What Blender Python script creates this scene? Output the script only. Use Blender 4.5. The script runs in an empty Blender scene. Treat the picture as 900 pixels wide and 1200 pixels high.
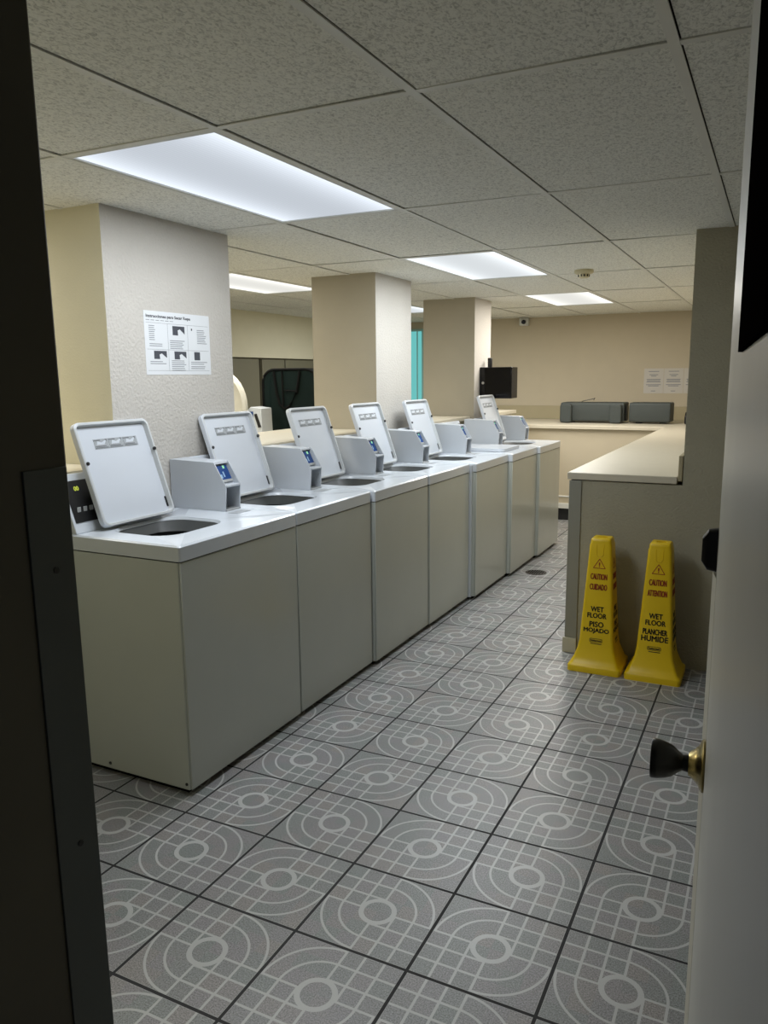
import bpy, bmesh, math, random
from mathutils import Vector, Matrix
random.seed(7)
D = bpy.data
SC = bpy.context.scene
COL = SC.collection
R = math.radians

# ------------------------------------------------------------------ materials
def new_mat(name):
    m = D.materials.new(name); m.use_nodes = True
    nt = m.node_tree; nt.nodes.clear()
    out = nt.nodes.new('ShaderNodeOutputMaterial')
    b = nt.nodes.new('ShaderNodeBsdfPrincipled')
    nt.links.new(b.outputs[0], out.inputs[0])
    return m, nt, b

def srgb(r, g, b):
    f = lambda c: c/12.92 if c <= .04045 else ((c+.055)/1.055)**2.4
    return (f(r/255), f(g/255), f(b/255), 1)

def mat(name, col, rough=.5, metal=0, spec=.5, var=.06, vscale=8, bump=0, bscale=60, detail=4, trans=0, alpha=1, coat=0):
    """procedural paint/plastic: colour with soft wear variation and optional bump"""
    m, nt, b = new_mat(name)
    N, L = nt.nodes, nt.links
    tc = N.new('ShaderNodeTexCoord')
    n = N.new('ShaderNodeTexNoise'); n.inputs['Scale'].default_value = vscale; n.inputs['Detail'].default_value = 6
    L.new(tc.outputs['Object'], n.inputs['Vector'])
    mx = N.new('ShaderNodeMix'); mx.data_type = 'RGBA'
    c = Vector(col[:3])
    mx.inputs[6].default_value = (*(c*(1-var)), 1); mx.inputs[7].default_value = (*[min(1, x) for x in c*(1+var)], 1)
    L.new(n.outputs[0], mx.inputs[0]); L.new(mx.outputs[2], b.inputs['Base Color'])
    b.inputs['Roughness'].default_value = rough; b.inputs['Metallic'].default_value = metal
    b.inputs['Specular IOR Level'].default_value = spec
    b.inputs['Transmission Weight'].default_value = trans; b.inputs['Alpha'].default_value = alpha
    b.inputs['Coat Weight'].default_value = coat
    if bump:
        n2 = N.new('ShaderNodeTexNoise'); n2.inputs['Scale'].default_value = bscale; n2.inputs['Detail'].default_value = detail
        L.new(tc.outputs['Object'], n2.inputs['Vector'])
        bp = N.new('ShaderNodeBump'); bp.inputs['Strength'].default_value = bump; bp.inputs['Distance'].default_value = .01
        L.new(n2.outputs[0], bp.inputs['Height']); L.new(bp.outputs[0], b.inputs['Normal'])
    return m

def emis(name, col, strength):
    m = D.materials.new(name); m.use_nodes = True
    nt = m.node_tree; nt.nodes.clear()
    o = nt.nodes.new('ShaderNodeOutputMaterial'); e = nt.nodes.new('ShaderNodeEmission')
    e.inputs[0].default_value = col; e.inputs[1].default_value = strength
    nt.links.new(e.outputs[0], o.inputs[0])
    return m

class G:
    """tiny math-node expression helper"""
    def __init__(s, nt): s.nt = nt
    def m(s, op, a, b=None, c=None):
        n = s.nt.nodes.new('ShaderNodeMath'); n.operation = op
        for i, v in enumerate((a, b, c)):
            if v is None: continue
            if isinstance(v, (int, float)): n.inputs[i].default_value = v
            else: s.nt.links.new(v, n.inputs[i])
        return n.outputs[0]

TX, TY, TS = -1.4446, 1.2900, .34139        # floor tile grid
def floor_material():
    m, nt, b = new_mat('patterned_ceramic_tile')
    N, L = nt.nodes, nt.links; g = G(nt); M = g.m
    geo = N.new('ShaderNodeNewGeometry'); sp = N.new('ShaderNodeSeparateXYZ'); L.new(geo.outputs['Position'], sp.inputs[0])
    X = M('DIVIDE', M('SUBTRACT', sp.outputs[0], TX), TS); Y = M('DIVIDE', M('SUBTRACT', sp.outputs[1], TY), TS)
    ix, iy = M('FLOOR', X), M('FLOOR', Y)
    par = M('FLOORED_MODULO', M('ADD', ix, iy), 2.0)
    u0 = M('SUBTRACT', M('SUBTRACT', X, ix), .5); v = M('SUBTRACT', M('SUBTRACT', Y, iy), .5)
    u = M('MULTIPLY', u0, M('SUBTRACT', 1.0, M('MULTIPLY', par, 2.0)))
    au, av = M('ABSOLUTE', u), M('ABSOLUTE', v)
    r = M('SQRT', M('ADD', M('MULTIPLY', u, u), M('MULTIPLY', v, v)))
    near = lambda x, c, w: M('LESS_THAN', M('ABSOLUTE', M('SUBTRACT', x, c)), w)
    OR = lambda *a: a[0] if len(a) == 1 else M('MAXIMUM', a[0], OR(*a[1:]))
    w = .0105
    arcq = M('GREATER_THAN', M('MULTIPLY', u, v), 0.0)
    arcs = M('MULTIPLY', arcq, OR(near(r, .325, w), near(r, .475, w)))
    grid = M('MULTIPLY', M('SUBTRACT', 1.0, arcq), OR(near(au, .16, w), near(au, .325, w), near(av, .16, w), near(av, .325, w)))
    axis = OR(M('LESS_THAN', au, w), M('LESS_THAN', av, w))
    lines = M('MULTIPLY', OR(arcs, grid, axis), M('GREATER_THAN', r, .15))
    lines = OR(lines, near(r, .140, .022))
    # cell tints
    q = lambda x: M('FLOOR', M('MULTIPLY', x, 6.1))
    cv = N.new('ShaderNodeCombineXYZ')
    L.new(M('ADD', M('MULTIPLY', ix, 7.0), q(u)), cv.inputs[0]); L.new(M('ADD', M('MULTIPLY', iy, 7.0), q(v)), cv.inputs[1])
    wn = N.new('ShaderNodeTexWhiteNoise'); wn.noise_dimensions = '3D'; L.new(cv.outputs[0], wn.inputs['Vector'])
    cr = N.new('ShaderNodeValToRGB'); L.new(wn.outputs[0], cr.inputs[0])
    e = cr.color_ramp.elements
    e[0].position, e[0].color = 0, (.225, .225, .225, 1)
    e[1].position, e[1].color = 1, (.255, .240, .230, 1)
    for p, c in ((.3, (.215, .232, .225, 1)), (.6, (.24, .232, .24, 1))):
        x = e.new(p); x.color = c
    # speckle
    sn = N.new('ShaderNodeTexNoise'); sn.inputs['Scale'].default_value = 260; sn.inputs['Detail'].default_value = 3
    L.new(geo.outputs['Position'], sn.inputs['Vector'])
    sr = N.new('ShaderNodeMapRange'); sr.inputs[1].default_value = .3; sr.inputs[2].default_value = .7; sr.inputs[3].default_value = .5; sr.inputs[4].default_value = 1.5
    L.new(sn.outputs[0], sr.inputs[0])
    sm = N.new('ShaderNodeMix'); sm.data_type = 'RGBA'; sm.blend_type = 'MULTIPLY'; sm.inputs[0].default_value = 1
    L.new(cr.outputs[0], sm.inputs[6]); L.new(sr.outputs[0], sm.inputs[7])
    # raised glaze lines
    lm = N.new('ShaderNodeMix'); lm.data_type = 'RGBA'; L.new(M('MULTIPLY', lines, .85), lm.inputs[0])
    L.new(sm.outputs[2], lm.inputs[6]); lm.inputs[7].default_value = (.50, .505, .50, 1)
    # light worn tile edge then dark grout
    edge = M('GREATER_THAN', M('MAXIMUM', au, av), .482)
    em = N.new('ShaderNodeMix'); em.data_type = 'RGBA'; L.new(M('MULTIPLY', edge, .6), em.inputs[0])
    L.new(lm.outputs[2], em.inputs[6]); em.inputs[7].default_value = (.42, .42, .41, 1)
    gr = M('GREATER_THAN', M('MAXIMUM', au, av), .4865)
    gm = N.new('ShaderNodeMix'); gm.data_type = 'RGBA'; L.new(gr, gm.inputs[0])
    L.new(em.outputs[2], gm.inputs[6]); gm.inputs[7].default_value = (.012, .012, .013, 1)
    L.new(gm.outputs[2], b.inputs['Base Color'])
    rg = M('ADD', M('MULTIPLY', lines, -.06), M('ADD', M('MULTIPLY', gr, .4), .40))
    L.new(rg, b.inputs['Roughness'])
    b.inputs['Specular IOR Level'].default_value = .55
    h = M('SUBTRACT', M('ADD', M('MULTIPLY', lines, .35), M('MULTIPLY', sn.outputs[0], .25)), M('MULTIPLY', gr, 1.6))
    bp = N.new('ShaderNodeBump'); bp.inputs['Strength'].default_value = .35; bp.inputs['Distance'].default_value = .003
    L.new(h, bp.inputs['Height']); L.new(bp.outputs[0], b.inputs['Normal'])
    return m

def ceiling_tile_material():
    m, nt, b = new_mat('fissured_mineral_tile')
    N, L = nt.nodes, nt.links
    geo = N.new('ShaderNodeNewGeometry')
    mp = N.new('ShaderNodeMapping'); mp.inputs['Scale'].default_value = (.75, .45, 1); L.new(geo.outputs['Position'], mp.inputs[0])
    n = N.new('ShaderNodeTexNoise'); n.inputs['Scale'].default_value = 150; n.inputs['Detail'].default_value = 6; n.inputs['Distortion'].default_value = 1.2
    L.new(mp.outputs[0], n.inputs['Vector'])
    cr = N.new('ShaderNodeValToRGB'); L.new(n.outputs[0], cr.inputs[0])
    e = cr.color_ramp.elements
    e[0].position, e[0].color = .30, (.50, .50, .46, 1)
    e[1].position, e[1].color = .54, (.86, .86, .80, 1)
    L.new(cr.outputs[0], b.inputs['Base Color']); b.inputs['Roughness'].default_value = .95; b.inputs['Specular IOR Level'].default_value = .1
    bp = N.new('ShaderNodeBump'); bp.inputs['Strength'].default_value = .5; bp.inputs['Distance'].default_value = .004
    L.new(n.outputs[0], bp.inputs['Height']); L.new(bp.outputs[0], b.inputs['Normal'])
    return m

def diffuser_material(name, tint, k):
    """lit acrylic lens: ribbed, brighter over the two tubes at its long edges"""
    m = D.materials.new(name); m.use_nodes = True
    nt = m.node_tree; nt.nodes.clear(); N, L = nt.nodes, nt.links; M = G(nt).m
    o = N.new('ShaderNodeOutputMaterial'); e = N.new('ShaderNodeEmission')
    tc = N.new('ShaderNodeTexCoord'); sp = N.new('ShaderNodeSeparateXYZ'); L.new(tc.outputs['Object'], sp.inputs[0])
    ax = M('ABSOLUTE', sp.outputs[0])
    t = M('POWER', M('DIVIDE', ax, .28), 2.5)
    s = M('ADD', .70, M('MULTIPLY', t, .55))
    rib = M('ADD', 1.0, M('MULTIPLY', M('SINE', M('MULTIPLY', sp.outputs[0], 420)), .03))
    L.new(M('MULTIPLY', M('MULTIPLY', s, rib), k), e.inputs[1]); e.inputs[0].default_value = tint
    L.new(e.outputs[0], o.inputs[0])
    return m

MT = {}
MT['floor'] = floor_material()
MT['tile'] = ceiling_tile_material()
MT['tbar'] = mat('painted_ceiling_grid', (.72, .72, .67), .5)
MT['void'] = mat('dark_gap_shade', (.015, .015, .013), .9)
MT['beige'] = mat('beige_wall_paint', (.52, .455, .335), .75, bump=.12, bscale=120, var=.04)
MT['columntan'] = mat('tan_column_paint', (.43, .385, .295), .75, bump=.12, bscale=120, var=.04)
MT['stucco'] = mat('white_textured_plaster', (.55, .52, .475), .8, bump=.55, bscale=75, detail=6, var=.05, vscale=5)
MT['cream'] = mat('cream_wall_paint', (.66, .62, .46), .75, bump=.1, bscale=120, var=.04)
MT['pier'] = mat('rough_grey_stucco', (.37, .345, .255), .85, bump=.5, bscale=90, detail=6, var=.10, vscale=4)
MT['strip'] = mat('olive_tan_backsplash', (.40, .345, .215), .6, var=.04)
MT['laminate'] = mat('tan_laminate', (.61, .56, .445), .38, var=.05, vscale=14)
MT['cabinet_white'] = mat('shaded_white_enamel', (.50, .525, .485), .24, var=.035, vscale=5, coat=.15)  # shaded tone of the washer enamel: fronts coloured darker for grazing overhead light
MT['top_white'] = mat('lit_white_enamel', (.64, .68, .73), .22, var=.03, vscale=6, coat=.2)  # same washer enamel as the fronts, in the lighter tone of lit tops
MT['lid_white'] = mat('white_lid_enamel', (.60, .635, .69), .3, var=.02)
MT['lid_rim'] = mat('grey_white_lid_rim', (.55, .57, .58), .4, var=.03)
MT['seam'] = mat('seam_shadow_dark', (.03, .03, .03), .8)
MT['black'] = mat('black_plastic', (.012, .012, .013), .35)
MT['matteblack'] = mat('matte_black_base', (.006, .006, .006), .8, spec=.1)
MT['gloss_black'] = mat('gloss_black_plastic', (.003, .003, .004), .12, spec=.3)
MT['steel'] = mat('dark_tub_steel', (.16, .17, .17), .35, metal=.8)
MT['tubplastic'] = mat('dark_tub_ring', (.03, .033, .032), .5)
MT['agit'] = mat('grey_agitator_plastic', (.25, .27, .27), .4)
MT['coin'] = mat('pale_grey_powdercoat', (.50, .53, .57), .42, var=.02)
MT['pocket'] = mat('grey_pocket_metal', (.36, .37, .37), .5)
MT['blue'] = mat('blue_display_glass', (.012, .055, .21), .2, var=.25, vscale=40)
MT['ltblue'] = mat('pale_display_mark', (.25, .42, .62), .4)
MT['greendot'] = emis('green_indicator', (.4, .95, .55, 1), .9)
MT['led'] = emis('yellow_green_digits', (.65, .75, .10, 1), .8)
MT['sticker'] = mat('grey_instruction_sticker', (.34, .36, .38), .5, var=.2, vscale=90)
MT['stickerink'] = mat('sticker_grey_ink', (.14, .15, .16), .6)
MT['paper'] = mat('white_paper', (.72, .74, .76), .6, var=.02)
MT['oldpaper'] = mat('dull_paper', (.56, .53, .48), .7, var=.03)
MT['ink'] = mat('dark_ink', (.06, .065, .08), .7)
MT['midink'] = mat('grey_ink', (.24, .25, .27), .7)
MT['yellow'] = mat('yellow_cone_plastic', (.78, .53, .006), .38, var=.05, vscale=10)
MT['redink'] = mat('red_print', (.32, .035, .008), .5)
MT['blackink'] = mat('black_print', (.012, .012, .01), .5)
MT['greyplastic'] = mat('charcoal_grey_plastic', (.045, .054, .051), .6, var=.1, bump=.1)
MT['doorpaint'] = mat('grey_door_paint', (.50, .50, .46), .36, var=.12, vscale=3, bump=.05, bscale=20)
MT['edgeguard'] = mat('worn_tan_door_edge', (.52, .50, .42), .45, var=.12)
MT['frame'] = mat('dark_brown_frame_paint', (.085, .075, .050), .6, var=.35, vscale=3)
MT['plate'] = mat('grey_green_steel_plate', (.085, .095, .09), .45, metal=.3, var=.2, vscale=6)
MT['glass_dark'] = mat('dark_door_panel', (.004, .0035, .003), .9, spec=0)
MT['brass'] = mat('antique_brass', (.30, .24, .10), .25, metal=1, var=.15)
MT['bronze'] = mat('dark_bronze_knob', (.012, .011, .008), .3, metal=.2)
MT['chrome'] = mat('steel', (.55, .56, .56), .25, metal=1)
MT['dryer'] = mat('shaded_tan_panel', (.17, .158, .105), .55, var=.04)  # cabinet tan darkened to carry the shade of the recess below the soffit
MT['dryerwhite'] = mat('cream_white_enamel', (.72, .70, .62), .4)
MT['mesh'] = mat('black_sheer_mesh', (.006, .014, .013), .8, alpha=.88, spec=.1)
MT['frame_white'] = mat('white_fixture_frame', (.62, .63, .60), .4)
MT['detector'] = mat('yellowed_detector_plastic', (.58, .52, .33), .5)
MT['drainmetal'] = mat('dark_drain_iron', (.045, .04, .035), .5, metal=.5)
MT['metalcorner'] = mat('grey_corner_metal', (.27, .265, .22), .5)
MT['basetile'] = mat('beige_base_tile', (.50, .47, .36), .5)
MT['whitetrim'] = mat('white_trim_paint', (.74, .74, .70), .5)
MT['toe'] = mat('black_toe_base', (.012, .013, .015), .6)
MT['daylight'] = emis('teal_daylight_pane', (.16, .56, .54, 1), .95)
MT['alum'] = mat('pale_teal_window_frame', (.30, .50, .47), .4, metal=.1)
LENS_COOL = diffuser_material('lit_cool_lens', (.84, .91, 1.0, 1), .95)
LENS_NEUT = diffuser_material('lit_white_lens', (.92, .97, 1.0, 1), 1.1)
LENS_WARM = diffuser_material('lit_warm_lens', (1.0, .99, .93, 1), 1.15)

# ------------------------------------------------------------------ mesh helpers
class MB:
    def __init__(s): s.bm = bmesh.new()
    def box(s, x0, y0, z0, x1, y1, z1, skip='', mi=0):
        v = [s.bm.verts.new(p) for p in ((x0,y0,z0),(x1,y0,z0),(x1,y1,z0),(x0,y1,z0),(x0,y0,z1),(x1,y0,z1),(x1,y1,z1),(x0,y1,z1))]
        F = {'b': (3,2,1,0), 't': (4,5,6,7), 's': (0,1,5,4), 'e': (1,2,6,5), 'n': (2,3,7,6), 'w': (3,0,4,7)}
        for k, q in F.items():
            if k not in skip:
                f = s.bm.faces.new([v[i] for i in q]); f.material_index = mi
        return s
    def loop(s, pts): return [s.bm.verts.new(p) for p in pts]
    def bridge(s, a, b, mi=0):
        n = len(a)
        for i in range(n):
            f = s.bm.faces.new((a[i], a[(i+1) % n], b[(i+1) % n], b[i])); f.material_index = mi
        return s
    def cap(s, a, flip=False, mi=0):
        f = s.bm.faces.new(list(reversed(a)) if flip else a); f.material_index = mi
        return s
    def loft(s, loops, cap0=True, cap1=True, mi=0):
        L = [s.loop(l) for l in loops]
        for a, b in zip(L, L[1:]): s.bridge(a, b, mi)
        if cap0: s.cap(L[0], True, mi)
        if cap1: s.cap(L[-1], False, mi)
        return s
    def prism(s, pts, f0, f1, mi=0):
        """pts: 2-D outline; f0, f1 map (a,b) to the two ends"""
        return s.loft([[f0(a, b) for a, b in pts], [f1(a, b) for a, b in pts]], mi=mi)
    def lathe(s, prof, n=24, origin=(0,0,0), axis='Z', mi=0):
        o = Vector(origin); loops = []
        for r, h in prof:
            l = []
            for k in range(n):
                a = 2*math.pi*k/n; c, d = r*math.cos(a), r*math.sin(a)
                p = {'Z': (c, d, h), 'X': (h, c, d), 'Y': (d, h, c)}[axis]
                l.append(o+Vector(p))
            loops.append(l)
        return s.loft(loops, mi=mi)
    def tube(s, pts, r, n=8, mi=0):
        pts = [Vector(p) for p in pts]; loops = []
        for i, p in enumerate(pts):
            t = (pts[min(i+1, len(pts)-1)]-pts[max(i-1, 0)]).normalized()
            up = Vector((0,0,1)) if abs(t.z) < .9 else Vector((1,0,0))
            a = t.cross(up).normalized(); b = a.cross(t)
            loops.append([p+a*r*math.cos(2*math.pi*k/n)+b*r*math.sin(2*math.pi*k/n) for k in range(n)])
        return s.loft(loops, mi=mi)
    def xform(s, M):
        bmesh.ops.transform(s.bm, matrix=M, verts=s.bm.verts); return s
    def build(s, name, mats, parent=None, bevel=0, segs=2, smooth=False, loc=None):
        bmesh.ops.recalc_face_normals(s.bm, faces=s.bm.faces)
        me = D.meshes.new(name); s.bm.to_mesh(me); s.bm.free()
        for m in (mats if isinstance(mats, (list, tuple)) else [mats]): me.materials.append(MT[m] if isinstance(m, str) else m)
        o = D.objects.new(name, me); COL.objects.link(o)
        if parent: o.parent = parent
        if loc: o.location = loc
        if smooth:
            for p in me.polygons: p.use_smooth = True
        if bevel:
            b = o.modifiers.new('bevel', 'BEVEL'); b.width = bevel; b.segments = segs; b.limit_method = 'ANGLE'; b.angle_limit = R(40)
            if not smooth:
                for p in me.polygons: p.use_smooth = True
                me.set_sharp_from_angle(angle=R(35)) if hasattr(me, 'set_sharp_from_angle') else None
        elif smooth and hasattr(me, 'set_sharp_from_angle'): me.set_sharp_from_angle(angle=R(40))
        return o

def rrect(w, h, r, n=5, cx=0, cy=0):
    """rounded rectangle outline, counter-clockwise, centred"""
    o = []
    for sx, sy, a0 in ((1,1,0), (-1,1,90), (-1,-1,180), (1,-1,270)):
        for k in range(n+1):
            a = R(a0+90*k/n)
            o.append((cx+sx*(w/2-r)+r*math.cos(a), cy+sy*(h/2-r)+r*math.sin(a)))
    return o

def thing(name, label, cat, loc=(0,0,0), rz=0, group=None):
    o = D.objects.new(name, None); COL.objects.link(o); o.empty_display_size = .1
    o.location = loc; o.rotation_euler = (0, 0, rz)
    return tag(o, label, cat, group)
def tag(o, label, cat, group=None):
    o['label'] = label; o['category'] = cat
    if group: o['group'] = group
    return o
def struct(o):
    o['kind'] = 'structure'; return o

def text_mb(mb, s, w, h, mapf, bold=.045, depth=.0006):
    """lettering as mesh, fitted to w x h, mapped through mapf(u, v, d)"""
    cu = D.curves.new('lettering', 'FONT'); cu.body = s; cu.align_x = 'CENTER'; cu.align_y = 'CENTER'; cu.size = 1; cu.offset = 0
    cu.resolution_u = 3; cu.extrude = .02
    o = D.objects.new('lettering', cu); COL.objects.link(o)
    dg = bpy.context.evaluated_depsgraph_get(); dg.update()
    me = D.meshes.new_from_object(o.evaluated_get(dg))
    xs = [v.co.x for v in me.vertices]; ys = [v.co.y for v in me.vertices]
    x0, x1, y0, y1 = min(xs), max(xs), min(ys), max(ys)
    sx = w/(x1-x0); sy = h/(y1-y0) if h else sx
    k = bold*(h or sx)
    for du, dv in (((0, 0),) if not bold else ((-k, 0), (k, 0), (0, k*.8), (0, -k*.8))):
        vs = [mb.bm.verts.new(mapf((v.co.x-(x0+x1)/2)*sx+du, (v.co.y-(y0+y1)/2)*sy+dv, depth if v.co.z > 0 else 0)) for v in me.vertices]
        for p in me.polygons:
            try: mb.bm.faces.new([vs[i] for i in p.vertices])
            except ValueError: pass
    D.objects.remove(o); D.curves.remove(cu); D.meshes.remove(me)
    return mb

# ------------------------------------------------------------------ room shell
H = 2.2025
YB = 9.36; XL = -5.4; XR = 1.25; YF = .65; CX0, CY0, CA, CB = -2.046, 1.871, .601, 1.224
PW = 4.19            # face of the stub wall on the right
struct(MB().box(XL-.1, -1.6, -.1, XR+.1, YB+.1, 0).build('floor', 'floor'))
LIGHTS = [(-1, 0), (-1, 2), (-1, 4), (-4, 2), (-4, 4), (-4, 0)]     # (column, row) of the troffers
cells = {(i+2, j) for i, j in LIGHTS}
mb = MB(); tb = MB()
for i in range(-6, 7):
    for j in range(-2, 7):
        x0, y0 = CX0+CA*(i-1), CY0+CB*j
        x1, y1 = x0+CA, y0+CB
        if (i, j) in cells: continue
        xa, ya, xb, yb = max(x0+.0155, XL), max(y0+.0165, YF), min(x1-.0125, XR), min(y1-.0125, YB)
        if xb-xa < .02 or yb-ya < .02: continue
        t = [random.uniform(-.0025, .0025) for _ in range(4)]
        vs = [mb.bm.verts.new((px, py, H+.004+dz)) for (px, py), dz in zip(((xa,ya),(xb,ya),(xb,yb),(xa,yb)), t)]
        ws = [mb.bm.verts.new((v.co.x, v.co.y, H+.02)) for v in vs]
        mb.bm.faces.new(vs[::-1]); mb.bridge(vs, ws)
ceil = MB().box(XL-.1, -.2, H+.03, XR+.1, YB+.1, H+.1).build('ceiling', 'void'); struct(ceil)  # backing coloured dark so tile gaps read as shadow lines beside the grid
struct(mb.build('ceiling_tiles', 'tile'))
for i in range(-7, 8):
    x = CX0+CA*i
    if XL < x < XR: tb.box(x-.012, YF, H, x+.012, YB, H+.004)
for j in range(-2, 8):
    y = CY0+CB*j
    if YF < y < YB:
        for i in range(-7, 7):
            xa, xb = max(CX0+CA*i+.012, XL), min(CX0+CA*(i+1)-.012, XR)
            if xb > xa: tb.box(xa, y-.012, H+.0005, xb, y+.012, H+.004)
struct(tb.build('trim_1', 'tbar'))

struct(MB().box(XL, YB, 0, XR, YB+.1, H+.03).build('wall_back', 'beige'))
struct(MB().box(XL-.1, YF, 0, XL, YB, H+.03).build('wall_left', 'cream'))
struct(MB().box(XL, 4.4, 1.735, -4.92, YB, H+.02).build('wall_soffit', 'cream'))
# doorway wall with its deep dark jamb on the left
XJ, YJ = -.746, .66
struct(MB().box(XL, YF-.2, 0, XJ-.25, YF, H+.03).build('wall_front', 'cream'))
mb = MB(); mb.box(XJ-.25, -.1, 0, XJ, YJ, H+.03)
for v in mb.bm.verts: v.co.x += .010-.009*v.co.z          # the old frame is a touch out of plumb
jamb = mb.build('trim_2', 'frame', bevel=.004); struct(jamb); jamb['label'] = 'dark brown door jamb along the left edge'
# pier / stub wall carrying the end of the counter
mb = MB()
mb.box(-.40, PW, 0, XR, PW+.2, H+.03); mb.box(-.965, PW, 0, -.40, PW+.12, .965)
struct(mb.build('wall_right', 'pier'))
struct(MB().box(-.38, PW+.2, 0, -.30, YB, H+.03).build('wall_side', 'beige'))
struct(MB().box(XR, YF, 0, XR+.1, PW, H+.03).build('wall_east', 'beige'))
# columns
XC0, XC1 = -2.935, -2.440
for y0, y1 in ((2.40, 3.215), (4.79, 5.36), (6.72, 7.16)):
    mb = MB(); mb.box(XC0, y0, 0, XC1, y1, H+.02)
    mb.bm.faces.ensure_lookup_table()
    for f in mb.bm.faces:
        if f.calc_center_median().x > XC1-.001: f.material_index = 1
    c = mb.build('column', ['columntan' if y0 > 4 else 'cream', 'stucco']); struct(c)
# low partition behind the washers with its ledge top, one length per bay
for y0, y1 in ((.9, 2.40), (3.215, 4.79), (5.36, 6.72), (7.16, 8.12)):
    p = struct(MB().box(-3.05, y0, 0, -2.52, y1, 1.13).build('wall_partition', 'cream'))
    MB().box(-3.10, y0, 1.13, -2.47, y1, 1.165).build('ledge_cap', 'laminate', p, bevel=.004)

# teal lit window at the far left of the back wall
w = struct(MB().box(-4.35, YB-.03, 1.12, -4.05, YB, 2.12).build('window_1', 'alum'))
MB().box(-4.33, YB-.036, 1.15, -4.17, YB-.03, 2.09).build('pane', 'daylight', w)
MB().box(-4.15, YB-.036, 1.15, -4.10, YB-.03, 2.09).build('pane', 'daylight', w)

# ------------------------------------------------------------------ ceiling lights
POW = {0: 1, }
def troffer(i, j, lens, col, power, label):
    x, y = CX0+CA*(i+1)+CA/2, CY0+CB*j+CB/2
    t = thing('ceiling_light', label, 'ceiling light', (x, y, H), 0, 'fluorescent ceiling panels')
    a, b = CA/2-.0125, CB/2-.0125
    mb = MB()
    o0 = mb.loop([(-a,-b,.001),(a,-b,.001),(a,b,.001),(-a,b,.001)]); i0 = mb.loop([(-a+.012,-b+.012,.001),(a-.012,-b+.012,.001),(a-.012,b-.012,.001),(-a+.012,b-.012,.001)])
    o1 = mb.loop([(v.co.x, v.co.y, .02) for v in o0]); i1 = mb.loop([(v.co.x, v.co.y, .02) for v in i0])
    mb.bridge(o0, i0); mb.bridge(o0, o1); mb.bridge(i0, i1)
    mb.build('frame', 'frame_white', t)
    MB().box(-a+.012, -b+.012, .006, a-.012, b-.012, .012).build('diffuser', lens, t)
    l = D.lights.new('fluorescent_lamp', 'AREA'); l.shape = 'RECTANGLE'; l.size = 2*a-.06; l.size_y = 2*b-.06; l.energy = power; l.color = col
    lo = D.objects.new('fluorescent_lamp', l); COL.objects.link(lo); lo.parent = t; lo.location = (0, 0, -.004)
troffer(-1, 0, LENS_COOL, (.90, .95, 1), 20, 'large bluish white ceiling panel nearest the doorway, above the first washers')
troffer(-1, 2, LENS_NEUT, (.90, .96, 1), 25, 'middle bluish white ceiling panel beside the smoke detector tile')
troffer(-1, 4, LENS_WARM, (1, .95, .87), 36, 'small warm white ceiling panel farthest away, near the back wall')
troffer(-4, 2, LENS_WARM, (1, .95, .85), 18, 'white ceiling panel seen between the first two columns')
troffer(-4, 4, LENS_NEUT, (.95, .98, 1), 24, 'sliver of a white ceiling panel between second and third column')
troffer(-4, 0, LENS_WARM, (1, .95, .85), 40, 'ceiling panel hidden behind the nearest column')

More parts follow.
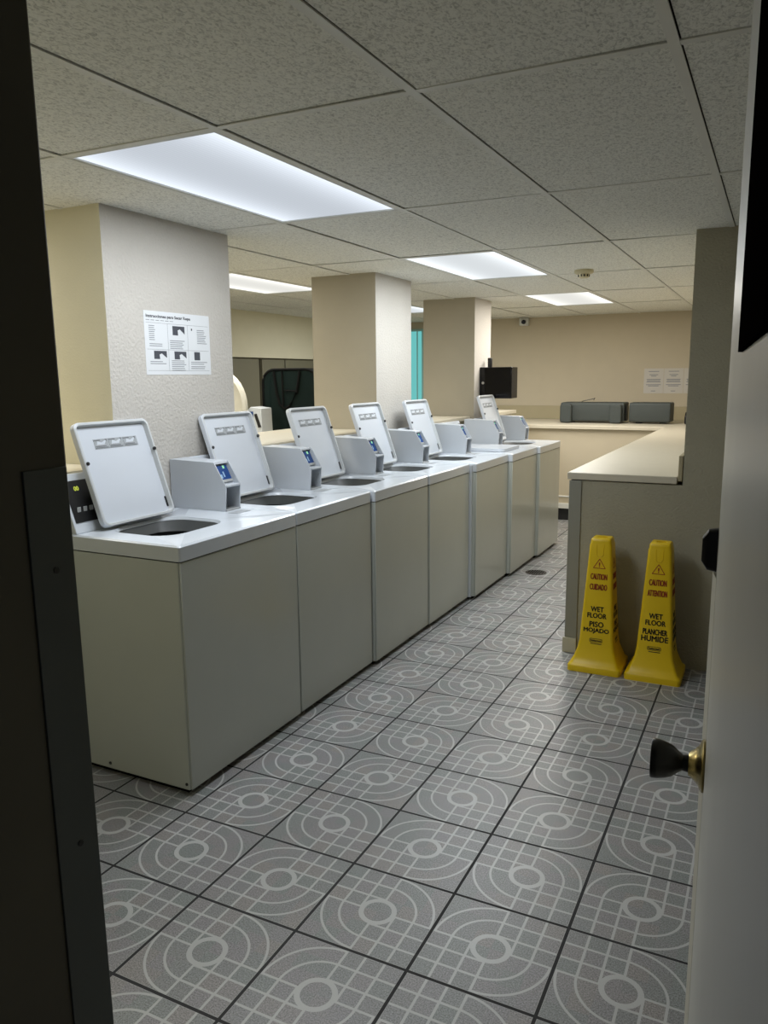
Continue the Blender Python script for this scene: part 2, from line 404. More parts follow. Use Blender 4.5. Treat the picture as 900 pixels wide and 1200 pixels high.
# ------------------------------------------------------------------ washing machines
DEP = .585; ZT = .945
def add_washer(xf, y0, W, label, lid_open=True, lid=(.155, .50), tilt=19):
    t = thing('washing_machine', label, 'washing machine', (xf, y0, 0), 0, 'row of top load washers')
    # base / cabinet
    MB().box(-DEP+.03, .02, 0, -.03, W-.02, .05).build('base', 'matteblack', t)
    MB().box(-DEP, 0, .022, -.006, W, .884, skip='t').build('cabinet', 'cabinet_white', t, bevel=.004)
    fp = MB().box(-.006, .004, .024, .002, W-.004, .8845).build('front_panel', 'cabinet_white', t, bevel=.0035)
    MB().box(-.02, .008, .878, -.002, W-.008, .8885).build('seam_shadow', 'seam', t)  # dark strip standing in for the shadow in the joint under the deck
    # deck with lid opening
    hx, hy = -.300, (lid[0]+lid[1])/2
    hw, hh = .315, (lid[1]-lid[0])-.02
    inner = rrect(hw, hh, .10, 6, hx, hy)
    n = len(inner)
    def outer(r, z):
        ox0, ox1, oy0, oy1 = -DEP, .004, 0, W
        pts = []
        q = n//4
        cs = ((ox1, oy1), (ox0, oy1), (ox0, oy0), (ox1, oy0))
        for k, (a, b) in enumerate(cs):
            for m_ in range(q):
                an = R(90*k+90*m_/(q-1)); sx = 1 if a == ox1 else -1; sy = 1 if b == oy1 else -1
                pts.append((a-sx*r+r*math.cos(an), b-sy*r+r*math.sin(an), z))
        return pts
    mb = MB()
    lo = mb.loop(outer(.010, .888)); l1 = mb.loop(outer(.010, ZT-.006)); l2 = mb.loop([(x*.0+p, q_, z_) for (p, q_, z_), x in zip(outer(.010, ZT), [0]*n)])
    mb.bridge(lo, l1); 
    # softened shoulder
    sh = mb.loop([(p+(.006 if p < -.3 else -.006), q_+(.006 if q_ < W/2 else -.006), ZT) for p, q_, z_ in outer(.010, ZT)])
    for v in l2: mb.bm.verts.remove(v)
    mb.bridge(l1, sh)
    i0 = mb.loop([(a, b, ZT) for a, b in inner]); mb.bridge(sh, i0)
    i1 = mb.loop([(hx+(a-hx)*.97, hy+(b-hy)*.97, ZT-.012) for a, b in inner]); mb.bridge(i0, i1)
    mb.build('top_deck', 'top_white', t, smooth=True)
    if lid_open:
        # dark tub ring, basket and agitator seen through the opening
        mb = MB()
        a0 = mb.loop([(hx+(a-hx)*.97, hy+(b-hy)*.97, ZT-.013) for a, b in inner])
        circ = []
        for (a, b) in inner:
            d = Vector((a-hx, b-hy)); d.normalize(); circ.append((hx+d.x*.142, hy+d.y*.142, ZT-.05))
        c0 = mb.loop(circ); c1 = mb.loop([(hx+(p-hx)*1.06, hy+(q_-hy)*1.06, ZT-.07) for p, q_, z in circ])
        mb.bridge(a0, c0); mb.bridge(c0, c1)
        mb.build('tub_ring', 'tubplastic', t, smooth=True)
        mb = MB(); n2 = 28
        ls = [[(hx+r*math.cos(2*math.pi*k/n2), hy+r*math.sin(2*math.pi*k/n2), z) for k in range(n2)] for r, z in ((.152, ZT-.065), (.155, ZT-.35))]
        mb.loft(ls, cap0=False).build('basket', 'steel', t, smooth=True)
        MB().lathe([(.10, ZT-.36), (.05, ZT-.30), (.035, ZT-.18), (.03, ZT-.12), (.012, ZT-.11)], 18, (hx, hy, 0)).build('agitator', 'agit', t, smooth=True)
    # control panel at the back
    z0, z1 = ZT, 1.165
    pr = [(-DEP, z0), (-DEP+.090, z0), (-DEP+.015, z1-.015), (-DEP+.008, z1), (-DEP, z1)]
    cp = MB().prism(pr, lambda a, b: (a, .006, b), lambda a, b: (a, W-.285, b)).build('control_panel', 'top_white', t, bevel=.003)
    sl = lambda u, v, d: (-DEP+.090-.075*(v/(z1-.015-z0))+.001+d, u, z0+v)
    mb = MB(); ql = [sl(.02, .04, 0), sl(W-.30, .04, 0), sl(W-.30, .195, 0), sl(.02, .195, 0)]
    mb.loft([ql, [(p[0]+.002, p[1], p[2]) for p in ql]]); mb.build('panel_face', 'black', cp)
    mb = MB(); text_mb(mb, '00', .022, .016, lambda u, v, d: sl(.070+u, .165+v, .0025+d)); mb.build('digits', 'led', cp)
    for k in range(4):
        mb = MB(); p = sl(.05+.03*k, .085, .0025); mb.box(p[0]-.001, p[1]-.009, p[2]-.012, p[0]+.002, p[1]+.009, p[2]+.012).build('button', 'pocket', cp, bevel=.001)
    # lid
    lw, lh, th = lid[1]-lid[0], .42, .024
    mb = MB()
    o0 = rrect(lw, lh, .028, 5); i0 = rrect(lw-.022, lh-.022, .02, 5)
    L3 = lambda pts, z: [(p[0], p[1], z) for p in pts]
    A = mb.loop(L3(o0, 0)); B = mb.loop(L3(o0, th-.003)); Bb = mb.loop([(p[0]*.985, p[1]*.987, th) for p in o0])
    C = mb.loop(L3(i0, th)); Dd = mb.loop([(p[0]*.97, p[1]*.975, .006) for p in i0])
    mb.cap(A, True); mb.bridge(A, B); mb.bridge(B, Bb); mb.bridge(Bb, C, 1); mb.bridge(C, Dd, 1); mb.cap(Dd)
    ym = (lid[0]+lid[1])/2
    # lid frame: local x -> +y of washer, local y -> up, local z -> facing front (+x)
    if lid_open:
        a = R(tilt)
        up = Vector((-math.sin(a), 0, math.cos(a))); ny = Vector((0, 1, 0)); nz = Vector((math.cos(a), 0, math.sin(a)))
        M = Matrix(((ny.x, up.x, nz.x, 0), (ny.y, up.y, nz.y, 0), (ny.z, up.z, nz.z, 0), (0, 0, 0, 1)))
        org = Vector((-.460, ym, ZT+.008))+up*(lh/2)
    else:
        M = Matrix(((0, 1, 0, 0), (1, 0, 0, 0), (0, 0, -1, 0), (0, 0, 0, 1))); org = Vector((-.30, ym, ZT+th+.001))
    lo_ = mb.build('lid', ['lid_white', 'lid_rim'], t, smooth=True)
    lo_.matrix_local = Matrix.Translation(org) @ M
    if lid_open:
        for k in range(3):
            s_ = MB().box(-.038, -.020, 0, .038, .020, .0012).build('instruction_sticker', 'sticker', lo_, loc=(-.082+.078*k+.01, lh/2-.088, .0062))
            mb = MB(); mb.prism([(-.028, -.004), (.012, -.004), (.026, .012), (.02, .014), (.0, .005), (-.02, .012)], lambda a, b: (a, b, .0012), lambda a, b: (a, b, .0022))
            mb.build('drawing', 'lid_white', s_)
            mb = MB(); mb.box(-.036, .013, .0012, -.004, .017, .002); mb.box(.022, .010, .0012, .030, .018, .002)
            mb.box(-.034, -.012, .0012, .02, -.009, .002); mb.box(-.034, -.017, .0012, .03, -.0145, .002); mb.build('print', 'stickerink', s_)
        for sx, yy in ((-1, .045), (1, .075)):
            MB().lathe([(.0075, 0), (.0075, .007), (.005, .010)], 12).build('bumper', 'black', lo_, loc=(sx*(lw/2-.012), yy, th-.003))
        MB().box(-.004, -.022, 0, .004, .022, .003).build('hinge_slot', 'black', lo_, loc=(lw/2-.022, -lh/2+.055, .0065))
    # coin box, at the far side of the lid
    cw = .108; ca = W-cw+.004 if W > .72 else W-cw+.02
    ca = W-cw+.006
    cbx = [(-.600, ZT), (-.298, ZT), (-.290, ZT+.110), (-.352, ZT+.214), (-.600, ZT+.220)]
    th_ = .006
    mb = MB()
    P = lambda y: (lambda a, b: (a, y, b))
    mb.prism(cbx, P(ca), P(ca+th_)); mb.prism(cbx, P(ca+cw-th_), P(ca+cw))            # two cheeks
    mb.prism([(-.600, ZT), (-.40, ZT), (-.40, ZT+.110), (-.322, ZT+.110), (-.366, ZT+.198), (-.374, ZT+.214), (-.600, ZT+.220)], P(ca+th_), P(ca+cw-th_))
    mb.prism([(-.40, ZT+.106), (-.287, ZT+.106), (-.287, ZT+.115), (-.322, ZT+.115)], P(ca+th_), P(ca+cw-th_))   # shelf lip
    mb.prism([(-.367, ZT+.203), (-.354, ZT+.203), (-.358, ZT+.2135), (-.375, ZT+.2145)], P(ca+th_), P(ca+cw-th_))   # hood
    cb = mb.build('coin_box', 'coin', t, bevel=.0012)
    mb = MB(); s0, s1 = Vector((-.3285, ZT+.124)), Vector((-.364, ZT+.195)); nn = Vector((.895, .446))*.004
    for q0, q1 in ((s0, s1),):
        mb.prism([(q0.x, q0.y), (q0.x+nn.x, q0.y+nn.y), (q1.x+nn.x, q1.y+nn.y), (q1.x, q1.y)], P(ca+th_+.002), P(ca+cw-th_-.006))
    dsp = mb.build('display', 'blue', cb)
    def onslope(u0, u1, v0, v1, name, m):
        f = lambda v: s0+(s1-s0)*v+nn*1.02
        mb = MB(); e0, e1 = f(v0), f(v1)
        mb.prism([(e0.x, e0.y), (e0.x+.001, e0.y+.0004), (e1.x+.001, e1.y+.0004), (e1.x, e1.y)], P(ca+th_+.006+u0), P(ca+th_+.006+u1)); mb.build(name, m, dsp)
    onslope(.014, .028, .22, .45, 'card_symbol', 'ltblue'); onslope(.038, .046, .28, .60, 'coin_symbol', 'ltblue')
    onslope(.052, .064, .78, .95, 'indicator', 'greendot'); onslope(0, .086, -.02, .13, 'button_strip', 'pocket')
    MB().box(-.399, ca+.02, ZT+.012, -.392, ca+.045, ZT+.108).build('coin_slot', 'black', cb)
    MB().box(-.40, ca+th_, ZT+.0005, -.292, ca+cw-th_, ZT+.006).build('coin_tray', 'pocket', cb)
    MB().box(-.265, W-.125, ZT-.0002, -.215, W-.03, ZT+.0012).build('deck_sticker', 'sticker', t)
    if y0 < 2.1:
        for xx in (-.02, -.40): MB().lathe([(.006, -.002), (.006, .001), (.003, .0015)], 8, (xx, -.0005, .045), 'Y').build('screw', 'black', t)
    return t

LBL = ['white top load washer nearest the doorway, lid open, black digital panel showing at its back',
       'second white washer from the doorway, lid open in front of the instruction poster column',
       'third white washer from the doorway, open lid in front of the black mesh hamper',
       'fourth white washer from the doorway, open lid in front of the middle column',
       'fifth white washer from the doorway, open lid below the teal window, front standing slightly proud',
       'sixth white washer from the doorway, the only one with its lid closed',
       'seventh and farthest white washer from the doorway, open lid below the black box']
specs = [(-1.835, 2.065, .752), (-1.838, 2.822, .705), (-1.822, 3.540, .695), (-1.815, 4.239, .680), (-1.775, 4.945, .700), (-1.745, 5.652, .674), (-1.720, 6.332, .675)]
for k, (xf, y0, W) in enumerate(specs):
    l0 = .095
    add_washer(xf, y0, W, LBL[k], k != 5, (l0, l0+.40))
# filler strip in the gap before the fifth washer
tag(MB().box(-1.86, 4.923, .02, -1.80, 4.941, .93).build('filler_strip', 'top_white'), 'narrow white vertical filler strip between fourth and fifth washer', 'filler strip')

# ------------------------------------------------------------------ L-shaped folding counter
ct = thing('folding_counter', 'tan L shaped folding counter along the right and back walls', 'counter', (-.95, PW, 0))
off = Vector((-.95, PW, 0))
def cbx(x0, y0, z0, x1, y1, z1, name, m, par, bev=.003): 
    return MB().box(x0-off.x, y0-off.y, z0, x1-off.x, y1-off.y, z1).build(name, m, par, bevel=bev)
YK = 8.16
mb = MB()
outl = [(-.982, PW-.012), (-.425, PW-.012), (-.425, YB-.012), (-3.35, YB-.012), (-3.35, YK), (-.982, YK)]
mb.prism([(a-off.x, b-off.y) for a, b in outl], lambda a, b: (a, b, .970), lambda a, b: (a, b, 1.008))
mb.build('countertop', 'laminate', ct, bevel=.004)
cbx(-.950, PW+.13, .0, -.43, YK+.03, .968, 'side_base', 'beige', ct)
bb = cbx(-3.3, YK+.03, .13, -.43, YB-.02, .968, 'back_base', 'beige', ct)
cbx(-3.3, YK+.05, 0, -.43, YB-.02, .128, 'toe_kick', 'toe', ct)
cbx(-3.3, YK+.018, .128, -.955, YK+.03, .185, 'base_band', 'whitetrim', ct)
cbx(-3.3, YK+.022, .25, -.955, YK+.03, .265, 'base_line', 'whitetrim', ct)
cbx(-3.35, YB-.012, 1.008, -.425, YB-.001, 1.165, 'backsplash', 'strip', ct)
cbx(-.423, PW-.006, .985, -.402, YB-.02, 1.115, 'backsplash', 'strip', ct)
cbx(-.972, PW-.007, .085, -.905, PW-.0005, .965, 'corner_guard', 'metalcorner', ct)
cbx(-.982, PW-.014, 0, -.905, PW-.0005, .085, 'base_block', 'basetile', ct)

# ------------------------------------------------------------------ wet floor cones
CP = [(.0, .135), (.028, .135), (.036, .130), (.042, .120), (.075, .108), (.115, .094), (.16, .087), (.62, .058), (.66, .056), (.672, .052), (.676, .052), (.690, .050), (.696, .044)]
def hw(z):
    for (a, b), (c, d) in zip(CP, CP[1:]):
        if a <= z <= c: return b+(d-b)*(z-a)/(c-a)
    return CP[-1][1]
def cone(cx, cy, label, w1, w2, w3):
    t = thing('wet_floor_cone', label, 'wet floor sign', (cx, cy, 0), 0, 'yellow wet floor cones')
    mb = MB()
    loops = []
    for z, h in CP: loops.append([(a, b, z) for a, b in rrect(2*h, 2*h, min(.016, h*.25) if z > .04 else .02, 4)])
    loops.append([(a, b, .696) for a, b in rrect(.05, .028, .008, 4)]); loops.append([(a, b, .672) for a, b in rrect(.046, .024, .008, 4)])
    mb.loft(loops, cap0=False).build('body', 'yellow', t, smooth=True)
    front = lambda zc, du=0: (lambda u, v, d: (u+du, -hw(zc+v)-.0006-d, zc+v))
    side = lambda zc, du=0: (lambda u, v, d: (hw(zc+v)+.0006+d, u+du, zc+v))
    for fm in (front, side):
        mb = MB(); text_mb(mb, w1[0], .082, .030, fm(.500)); mb.build('red_lettering', 'redink', t); mb = MB(); text_mb(mb, w1[1], .086 if len(w1[1]) < 8 else .092, .030, fm(.446))
        mb.build('red_lettering', 'redink', t); mb = MB()
        f = fm(.562)
        outer = [(-.030, -.018), (.030, -.018), (0, .030)]
        for a, b in zip(outer, outer[1:]+outer[:1]):
            A, B = Vector(a), Vector(b); n = Vector((B.y-A.y, A.x-B.x)).normalized()*.0018
            q = [A+n, B+n, B-n, A-n]; mb.loft([[f(p.x, p.y, 0) for p in q], [f(p.x, p.y, .0006) for p in q]])
        for q in ([(-.003, -.004), (.003, -.004), (.004, .012), (-.004, .012)], [(-.003, -.012), (.003, -.012), (.003, -.007), (-.003, -.007)]):
            mb.loft([[f(a, b, 0) for a, b in q], [f(a, b, .0006) for a, b in q]])
        mb.build('hazard_symbol', 'redink', t)
        mb = MB(); text_mb(mb, 'WET', .064, .026, fm(.330)); text_mb(mb, 'FLOOR', .096, .026, fm(.296))
        text_mb(mb, w2, .070 if len(w2) < 6 else .116, .028, fm(.250)); text_mb(mb, w3, .128, .028, fm(.215))
        f = fm(.165); oo = rrect(.066, .020, .006, 3); ii = rrect(.062, .016, .005, 3)
        A = mb.loop([f(a, b, .0006) for a, b in oo]); B = mb.loop([f(a, b, .0006) for a, b in ii]); mb.bridge(A, B)
        text_mb(mb, 'Rubbermaid', .054, .010, fm(.165)); q = [(-.026, -.019), (.030, -.019), (.030, -.0155), (-.026, -.0155)]
        mb.loft([[f(a, b, 0) for a, b in q], [f(a, b, .0006) for a, b in q]])
        mb.build('black_lettering', 'blackink', t)
    # moulded grip outline under the top
    mb = MB(); f = front(.63)
    mb.tube([f(-.018, .035, 0), f(-.016, -.018, 0), f(-.010, -.026, 0), (0, -hw(.604)-.0006, .604), f(.010, -.026, 0), f(.016, -.018, 0), f(.018, .035, 0)], .0022, 6)
    mb.build('grip_rib', 'yellow', t, smooth=True)
cone(-.757, 4.045, 'yellow caution cone on the left, printed cuidado and piso mojado', ('CAUTION', 'CUIDADO'), 'PISO', 'MOJADO')
cone(-.468, 4.042, 'yellow caution cone on the right, printed attention and plancher humide', ('CAUTION', 'ATTENTION'), 'PLANCHER', 'HUMIDE')

# ------------------------------------------------------------------ entry door, swung in on the right
DL, DHN = Vector((-.0565, 1.10, 0)), Vector((-.0565+.86*.0668, 1.10-.858, 0))
dv = (DHN-DL).normalized(); ang = math.atan2(dv.y, dv.x)
door = struct(thing('door_1', 'grey painted entry door swung open at the right edge', 'door', DL, ang))
del door['category']
# door frame: local x along the door from leading edge to hinge, local +y away from the camera's side
MB().box(0, 0, .006, .98, .045, 2.03).build('door_slab', 'doorpaint', door)
MB().prism([(-.004, -.0045), (.004, -.0045), (.045, -.0003), (.045, 0), (0, 0), (0, .045), (-.004, .045)], lambda a, b: (a, b, .01), lambda a, b: (a, b, 1.262)).build('edge_guard', 'edgeguard', door)
gl = MB().box(.49, -.003, 1.535, .80, .048, 1.86).build('door_glass', 'glass_dark', door)
mb = MB()
mb.lathe([(.034, 0), (.034, .003), (.031, .006), (.026, .008), (.020, .014), (.015, .022)], 28, (.064, 0, 1.015), 'Y')
for v in mb.bm.verts: v.co.y = -.90*v.co.y
ros = mb.build('rosette', 'brass', door, smooth=True)
mb = MB()
mb.lathe([(.012, .020), (.0105, .030), (.014, .036), (.020, .044), (.0235, .054), (.0255, .064), (.026, .072), (.025, .074)], 28, (.064, 0, 1.015), 'Y')
for v in mb.bm.verts: v.co.y = -.90*v.co.y
mb.build('door_knob', 'bronze', door, smooth=True)
mb = MB(); mb.loft([[(.01+a, -.0005-d, 1.293+b) for a, b in rrect(.020*s_, .058*s_, .006*s_, 4)] for d, s_ in ((0, 1), (.012, .92), (.019, .55))])
mb.build('deadbolt', 'black', door, smooth=True)

# strike plate on the jamb
mb = MB(); mb.box(XJ, YJ-.065, .02, XJ+.003, YJ-.004, 1.42)
for v in mb.bm.verts: v.co.x += .010-.009*v.co.z
sp = mb.build('strike_plate', 'plate', jamb, bevel=.001)
for z in (1.30, .95, .62, .30):
    MB().lathe([(.004, 0), (.004, .001), (.0015, .0012)], 10, (XJ+.013-.009*z, YJ-.032, z), 'X').build('screw', 'black', sp)

# ------------------------------------------------------------------ poster on the first column
def sheet(name, label, w, h, mapf, parent=None):
    t = thing(name, label, 'notice', (0, 0, 0)); return t
PX = XC1
po = thing('instruction_poster', 'white Spanish instruction poster with six panels on the nearest column', 'poster', (PX, 2.826, 1.676), R(0))
Wp, Hp = .433, .272
mb = MB(); N = 8
ql = []
for s_ in (0, .0012):
    ql.append([(s_+.006*max(0, (-b/Hp*2))**2*.8, a, b) for a, b in [(-Wp/2, -Hp/2), (0, -Hp/2), (Wp/2, -Hp/2), (Wp/2, 0), (Wp/2, Hp/2), (0, Hp/2), (-Wp/2, Hp/2), (-Wp/2, 0)]])
mb = MB(); mb.box(0, -Wp/2, -Hp/2, .0012, Wp/2, Hp/2); sh = mb.build('paper_sheet', 'paper', po)
pm = lambda uc, vc: (lambda u, v, d: (.0013+d*.4, uc+u, vc+v))
mb = MB(); text_mb(mb, 'Instrucciones para Secar Ropa', .285, .0165, pm(-.060, .113), .04); mb.build('title', 'ink', sh)
mb = MB()
def bar(u0, u1, v0, v1): mb.box(.0013, u0, v0, .0016, u1, v1)
for k in range(6): bar(-.205+.03*k, -.205+.03*k+.022, .096, .0985)
for v in (.086, -.027, -.118): bar(-.205, .205, v-.0006, v+.0006)
for u in (-.072, .06): bar(u-.0006, u+.0006, -.118, .086)
for u0, u1, v0, n in ((-.19, -.145, .075, 8), (-.19, -.09, -.002, 2), (-.06, .045, .015, 5), (.125, .195, .068, 8), (-.19, -.085, -.078, 2), (-.055, .045, -.073, 6), (.075, .19, -.078, 2), (.075, .18, -.098, 2)):
    for k in range(n):
        q = random.uniform(.7, 1); bar(u0, u0+(u1-u0)*q, v0-.0085*k-.003, v0-.0085*k)
mb.build('fine_print', 'midink', sh)
mb = MB()
for u0, u1, v0, v1, nt_ in ((-.04, .04, .038, .078, 1), (-.165, -.085, -.068, -.033, 1), (-.035, .045, -.068, -.033, 1), (.10, .14, -.070, -.033, 0)):
    pts = [(u0, v0), (u0+(u1-u0)*.45, v0), (u0+(u1-u0)*.42, v0+(v1-v0)*.55), (u0+(u1-u0)*.6, v0+(v1-v0)*.7), (u1, v0+(v1-v0)*.15), (u1, v1), (u0, v1)] if nt_ else [(u0, v0), (u1, v0), (u1, v1), (u0, v1)]
    MB().prism(pts, lambda a, b: (.0013, a, b), lambda a, b: (.0017, a, b)).build('photo_panel', 'ink', sh)
mb.prism([(.085, .063), (.092, .063), (.092, .073), (.085, .073)], lambda a, b: (.0013, a, b), lambda a, b: (.0017, a, b))
mb.build('mark', 'ink', sh)

# notices on the back wall
for k, (xa, xb, lab) in enumerate(((-1.365, -1.155, 'left white typed notice taped to the beige back wall'), (-1.150, -.945, 'middle white typed notice taped to the beige back wall'), (-.940, -.735, 'right white notice on the back wall, mostly hidden by the stub wall'))):
    t = thing('wall_notice', lab, 'notice', ((xa+xb)/2, YB-.001, 1.45), 0, 'notices on the back wall')
    w_ = xb-xa; s_ = MB().box(-w_/2, -.0015, -.138, w_/2, 0, .138).build('paper_sheet', 'oldpaper', t)
    mb = MB(); v = .105
    for wd, gap in ((.6, .03), (.5, .01), (.3, .03), (.8, .008), (.75, .008), (.8, .025), (.85, .008), (.6, .05), (.25, .01)):
        mb.box(-w_/2*wd*.9, -.0019, v-.004, w_/2*wd*.9, -.0015, v+.004); v -= gap+.006
    mb.build('print', 'midink', s_)

# ------------------------------------------------------------------ black box on the third column
bx = thing('wall_box', 'glossy black square box mounted on the third column', 'box', (-2.288, 6.95, 1.460))
MB().box(-.151, -.09, -.140, .151, .09, .140).build('case', 'gloss_black', bx, bevel=.006)
MB().lathe([(.013, 0), (.013, .006), (.009, .010)], 18, (-.115, 0, .0), 'Y').xform(Matrix.Translation((0, -.100, 0))).build('lock', 'chrome', bx, smooth=True)
MB().box(-.115, .02, .140, -.078, .055, .225).build('antenna', 'black', bx, bevel=.006)
MB().box(-.110, .03, -.24, -.080, .06, -.140).build('cable_sleeve', 'black', bx)

# ------------------------------------------------------------------ grey moulded units on the back counter
def lump(x, label, L, feet, wire):
    t = thing('plastic_bin', label, 'storage bin', (x, 8.80, 1.008), 0, 'dark grey bins on the back counter')
    body = [(a, b) for a, b in rrect(.30, .205, .022, 4, 0, .118)]
    MB().prism([(a, b) for a, b in body], lambda a, b: (0, a, b), lambda a, b: (L, a, b)).build('body', 'greyplastic', t, bevel=.012)
    for fx in feet:
        MB().prism(rrect(.125, .20, .025, 4, fx, .104), lambda a, b: (a, -.215, b), lambda a, b: (a, -.14, b)).build('end_pad', 'greyplastic', t, bevel=.012)
    mb = MB()
    for k in range(2): mb.box(.06+k*(L-.18), -.05, 0, .12+k*(L-.18), .05, .02)
    mb.build('foot', 'black', t)
    if wire:
        mb = MB(); mb.tube([(.20, -.05, .22), (.23, -.08, .235), (.35, -.10, .262), (.36, -.10, .27), (.345, -.10, .245)], .005, 6); mb.build('wire_handle', 'chrome', t, smooth=True)
        MB().box(L-.002, -.08, .03, L+.012, .08, .19).build('latch', 'black', t, bevel=.004)
lump(-2.13, 'longer charcoal bin on the back counter with two front pads and wire handle', .68, (.07, .60), True)
lump(-1.40, 'shorter plain charcoal bin on the back counter below the notices', .42, (), False)
kn = thing('dispenser', 'small black fixture at the right end of the back counter beside the stub wall', 'dispenser', (-.80, 8.75, 1.008))
MB().box(-.05, -.04, 0, .05, .04, .09).build('body', 'black', kn, bevel=.012); MB().lathe([(.05, .09), (.045, .12), (.02, .135)], 16).build('cap', 'black', kn, smooth=True)

# ------------------------------------------------------------------ camera, smoke detector, floor drain
sc = thing('security_camera', 'white boxy security camera with black lens high on the back wall', 'camera', (-2.76, YB, 2.155))
MB().box(-.055, -.07, -.045, .055, 0, .045).build('housing', 'frame_white', sc, bevel=.01)
MB().lathe([(.026, 0), (.026, .012), (.018, .018)], 18, (0, -.07, -.005), 'Y').xform(Matrix.Translation((.005, -.018, 0))).build('lens', 'gloss_black', sc, smooth=True)
sd = thing('smoke_detector', 'yellowed smoke detector on the ceiling in front of the farthest panel', 'smoke detector', (-1.20, 5.40, H+.004))
MB().lathe([(.062, 0), (.062, -.020), (.05, -.026)], 24).build('base_plate', 'detector', sd, smooth=True)
MB().lathe([(.036, -.024), (.034, -.046), (.024, -.052)], 20).build('sensor_head', 'detector', sd, smooth=True)
mb = MB()
for k in range(10):
    a = 2*math.pi*k/10; mb.box(.034*math.cos(a)-.004, .034*math.sin(a)-.004, -.044, .034*math.cos(a)+.004, .034*math.sin(a)+.004, -.030)
mb.build('vent_slots', 'void', sd)
dr = thing('floor_drain', 'round dark floor drain in the tiles beside the far washers', 'drain', (-1.60, 5.86, 0))
MB().lathe([(.082, 0), (.082, .003), (.07, .004)], 28).build('rim', 'drainmetal', dr, smooth=True)
mb = MB()
for k in range(-3, 4):
    x = k*.018; hl = math.sqrt(.062**2-x*x); mb.box(x-.004, -hl, .004, x+.004, hl, .0052)
mb.build('grate', 'matteblack', dr)

# ------------------------------------------------------------------ beyond the partition: dryers, hamper, card reader
for k, (y0, y1) in enumerate(((5.45, 6.215), (6.225, 6.985), (7.03, 7.47), (7.48, 8.24))):
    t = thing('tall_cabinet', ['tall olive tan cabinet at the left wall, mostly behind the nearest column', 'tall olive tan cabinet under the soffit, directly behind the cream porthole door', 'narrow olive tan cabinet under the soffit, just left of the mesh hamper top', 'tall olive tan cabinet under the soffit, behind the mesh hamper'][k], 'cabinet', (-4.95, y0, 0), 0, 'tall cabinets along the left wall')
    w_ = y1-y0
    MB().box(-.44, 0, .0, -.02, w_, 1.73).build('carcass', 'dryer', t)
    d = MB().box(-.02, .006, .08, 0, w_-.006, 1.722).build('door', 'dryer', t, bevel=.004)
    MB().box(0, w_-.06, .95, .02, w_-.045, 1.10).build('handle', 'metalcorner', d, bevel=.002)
tb_ = thing('utility_table', 'tan utility table behind the partition, under the black hamper', 'table', (-3.55, 5.0, 0))
MB().box(-.40, -.75, 1.005, .40, .75, 1.04).build('tabletop', 'laminate', tb_, bevel=.004)
for sx in (-1, 1):
    for sy in (-1, 1): MB().box(sx*.36-.02, sy*.70-.02, 0, sx*.36+.02, sy*.70+.02, 1.005).build('leg', 'metalcorner', tb_, bevel=.003)
hp = thing('laundry_hamper', 'black see through mesh hamper with V shaped strap, left of the middle column', 'laundry hamper', (-3.375, 5.20, 1.051), R(8))
wH, hH, dH = .46, .535, .12
outl = rrect(wH, hH, .10, 6, 0, hH/2); outl = [(a, max(b, 0)) for a, b in outl]
mb = MB()
mb.loft([[(a, -dH/2, b) for a, b in outl], [(a*1.0, 0, b*1.0) for a, b in outl], [(a, dH/2, b) for a, b in outl]]); mb.build('mesh_body', 'mesh', hp, smooth=True)
for yy, nm in ((-dH/2, 'front_rim'), (dH/2, 'rear_rim')):
    mb = MB(); pts = [(a, yy, b) for a, b in outl]; mb.tube(pts+[pts[0]], .010, 8); mb.build(nm, 'matteblack', hp, smooth=True)
mb = MB(); y_ = -dH/2-.012
mb.tube([(-.13, y_, .52), (-.11, y_, .36), (-.085, y_, .27), (-.045, y_, .235), (.0, y_, .26), (.06, y_, .36), (.09, y_, .52)], .010, 8); mb.build('strap', 'matteblack', hp, smooth=True)
mb = MB(); mb.tube([(-.06, y_, .52), (-.055, y_, .24)], .006, 6); mb.tube([(-.04, y_, .375), (.06, y_, .37)], .007, 6); mb.build('seam_cord', 'matteblack', hp, smooth=True)
rd = thing('card_reader', 'white card reader with blue label left of the black mesh hamper', 'card reader', (-3.50, 4.90, 1.04))
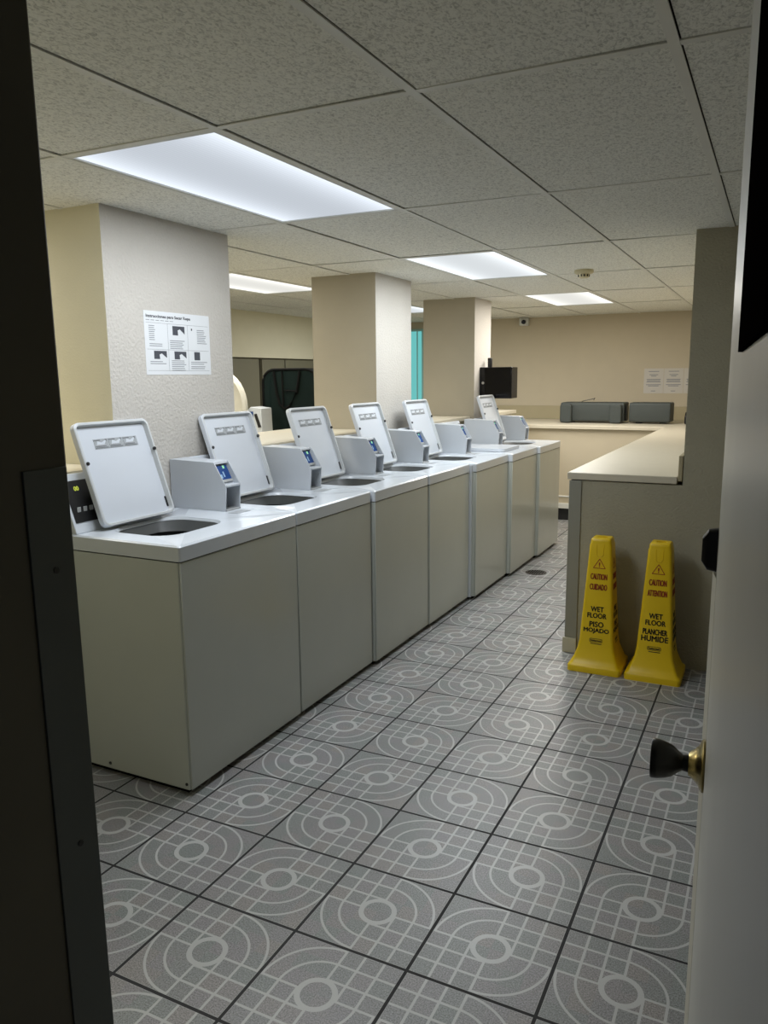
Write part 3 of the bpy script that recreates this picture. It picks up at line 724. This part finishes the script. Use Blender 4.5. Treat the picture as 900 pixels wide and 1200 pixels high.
MB().prism([(-.08, 0), (.07, 0), (.06, .26), (-.03, .27), (-.08, .24)], lambda a, b: (a, -.05, b), lambda a, b: (a, .09, b)).build('case', 'top_white', rd, bevel=.004)
MB().box(-.065, -.054, .175, -.01, -.05, .235).build('label_panel', 'blue', rd)
mb = MB(); mb.prism([(.0, .215), (.022, .22), (.06, .12), (.035, .115)], lambda a, b: (a, -.056, b), lambda a, b: (a, -.05, b)); mb.build('card_slot', 'black', rd)
dd = thing('dryer_door', 'cream round porthole door edge showing beside the nearest column', 'dryer door', (-3.775, 4.80, 1.041))
mb = MB(); ell = [(.24*math.cos(2*math.pi*k/36), .27+.27*math.sin(2*math.pi*k/36)) for k in range(36)]
mb.loft([[(a*s_, y_, .27+(b-.27)*s_) for a, b in ell] for y_, s_ in ((.03, .9), (.02, 1), (-.01, 1), (-.025, .93), (-.012, .80), (-.02, .5))]); mb.build('door_rim', 'dryerwhite', dd, smooth=True)

# ------------------------------------------------------------------ world, camera, view
w = D.worlds.new('dim'); SC.world = w; w.use_nodes = True
w.node_tree.nodes['Background'].inputs[0].default_value = (.8, .9, 1, 1); w.node_tree.nodes['Background'].inputs[1].default_value = .03
yaw, pitch, roll, f = .4631, .1707, -.0095, 916.38
cy, sy, cp, sp_ = math.cos(yaw), math.sin(yaw), math.cos(pitch), math.sin(pitch)
fw = Vector((-sy*cp, cy*cp, -sp_)); rt = Vector((cy, sy, 0)); up = rt.cross(fw)
cr, sr = math.cos(roll), math.sin(roll)
r2, u2 = rt*cr+up*sr, up*cr-rt*sr
cam = D.cameras.new('camera'); co = D.objects.new('camera', cam); COL.objects.link(co)
cam.sensor_fit = 'VERTICAL'; cam.sensor_height = 24; cam.lens = 24*f/1200; cam.clip_start = .02
co.matrix_world = Matrix(((r2.x, u2.x, -fw.x, 0), (r2.y, u2.y, -fw.y, 0), (r2.z, u2.z, -fw.z, 1.52), (0, 0, 0, 1)))
SC.camera = co
SC.view_settings.view_transform = 'Standard'; SC.view_settings.look = 'None'; SC.view_settings.gamma = 1
SC.view_settings.exposure = 0; SC.view_settings.use_curve_mapping = False
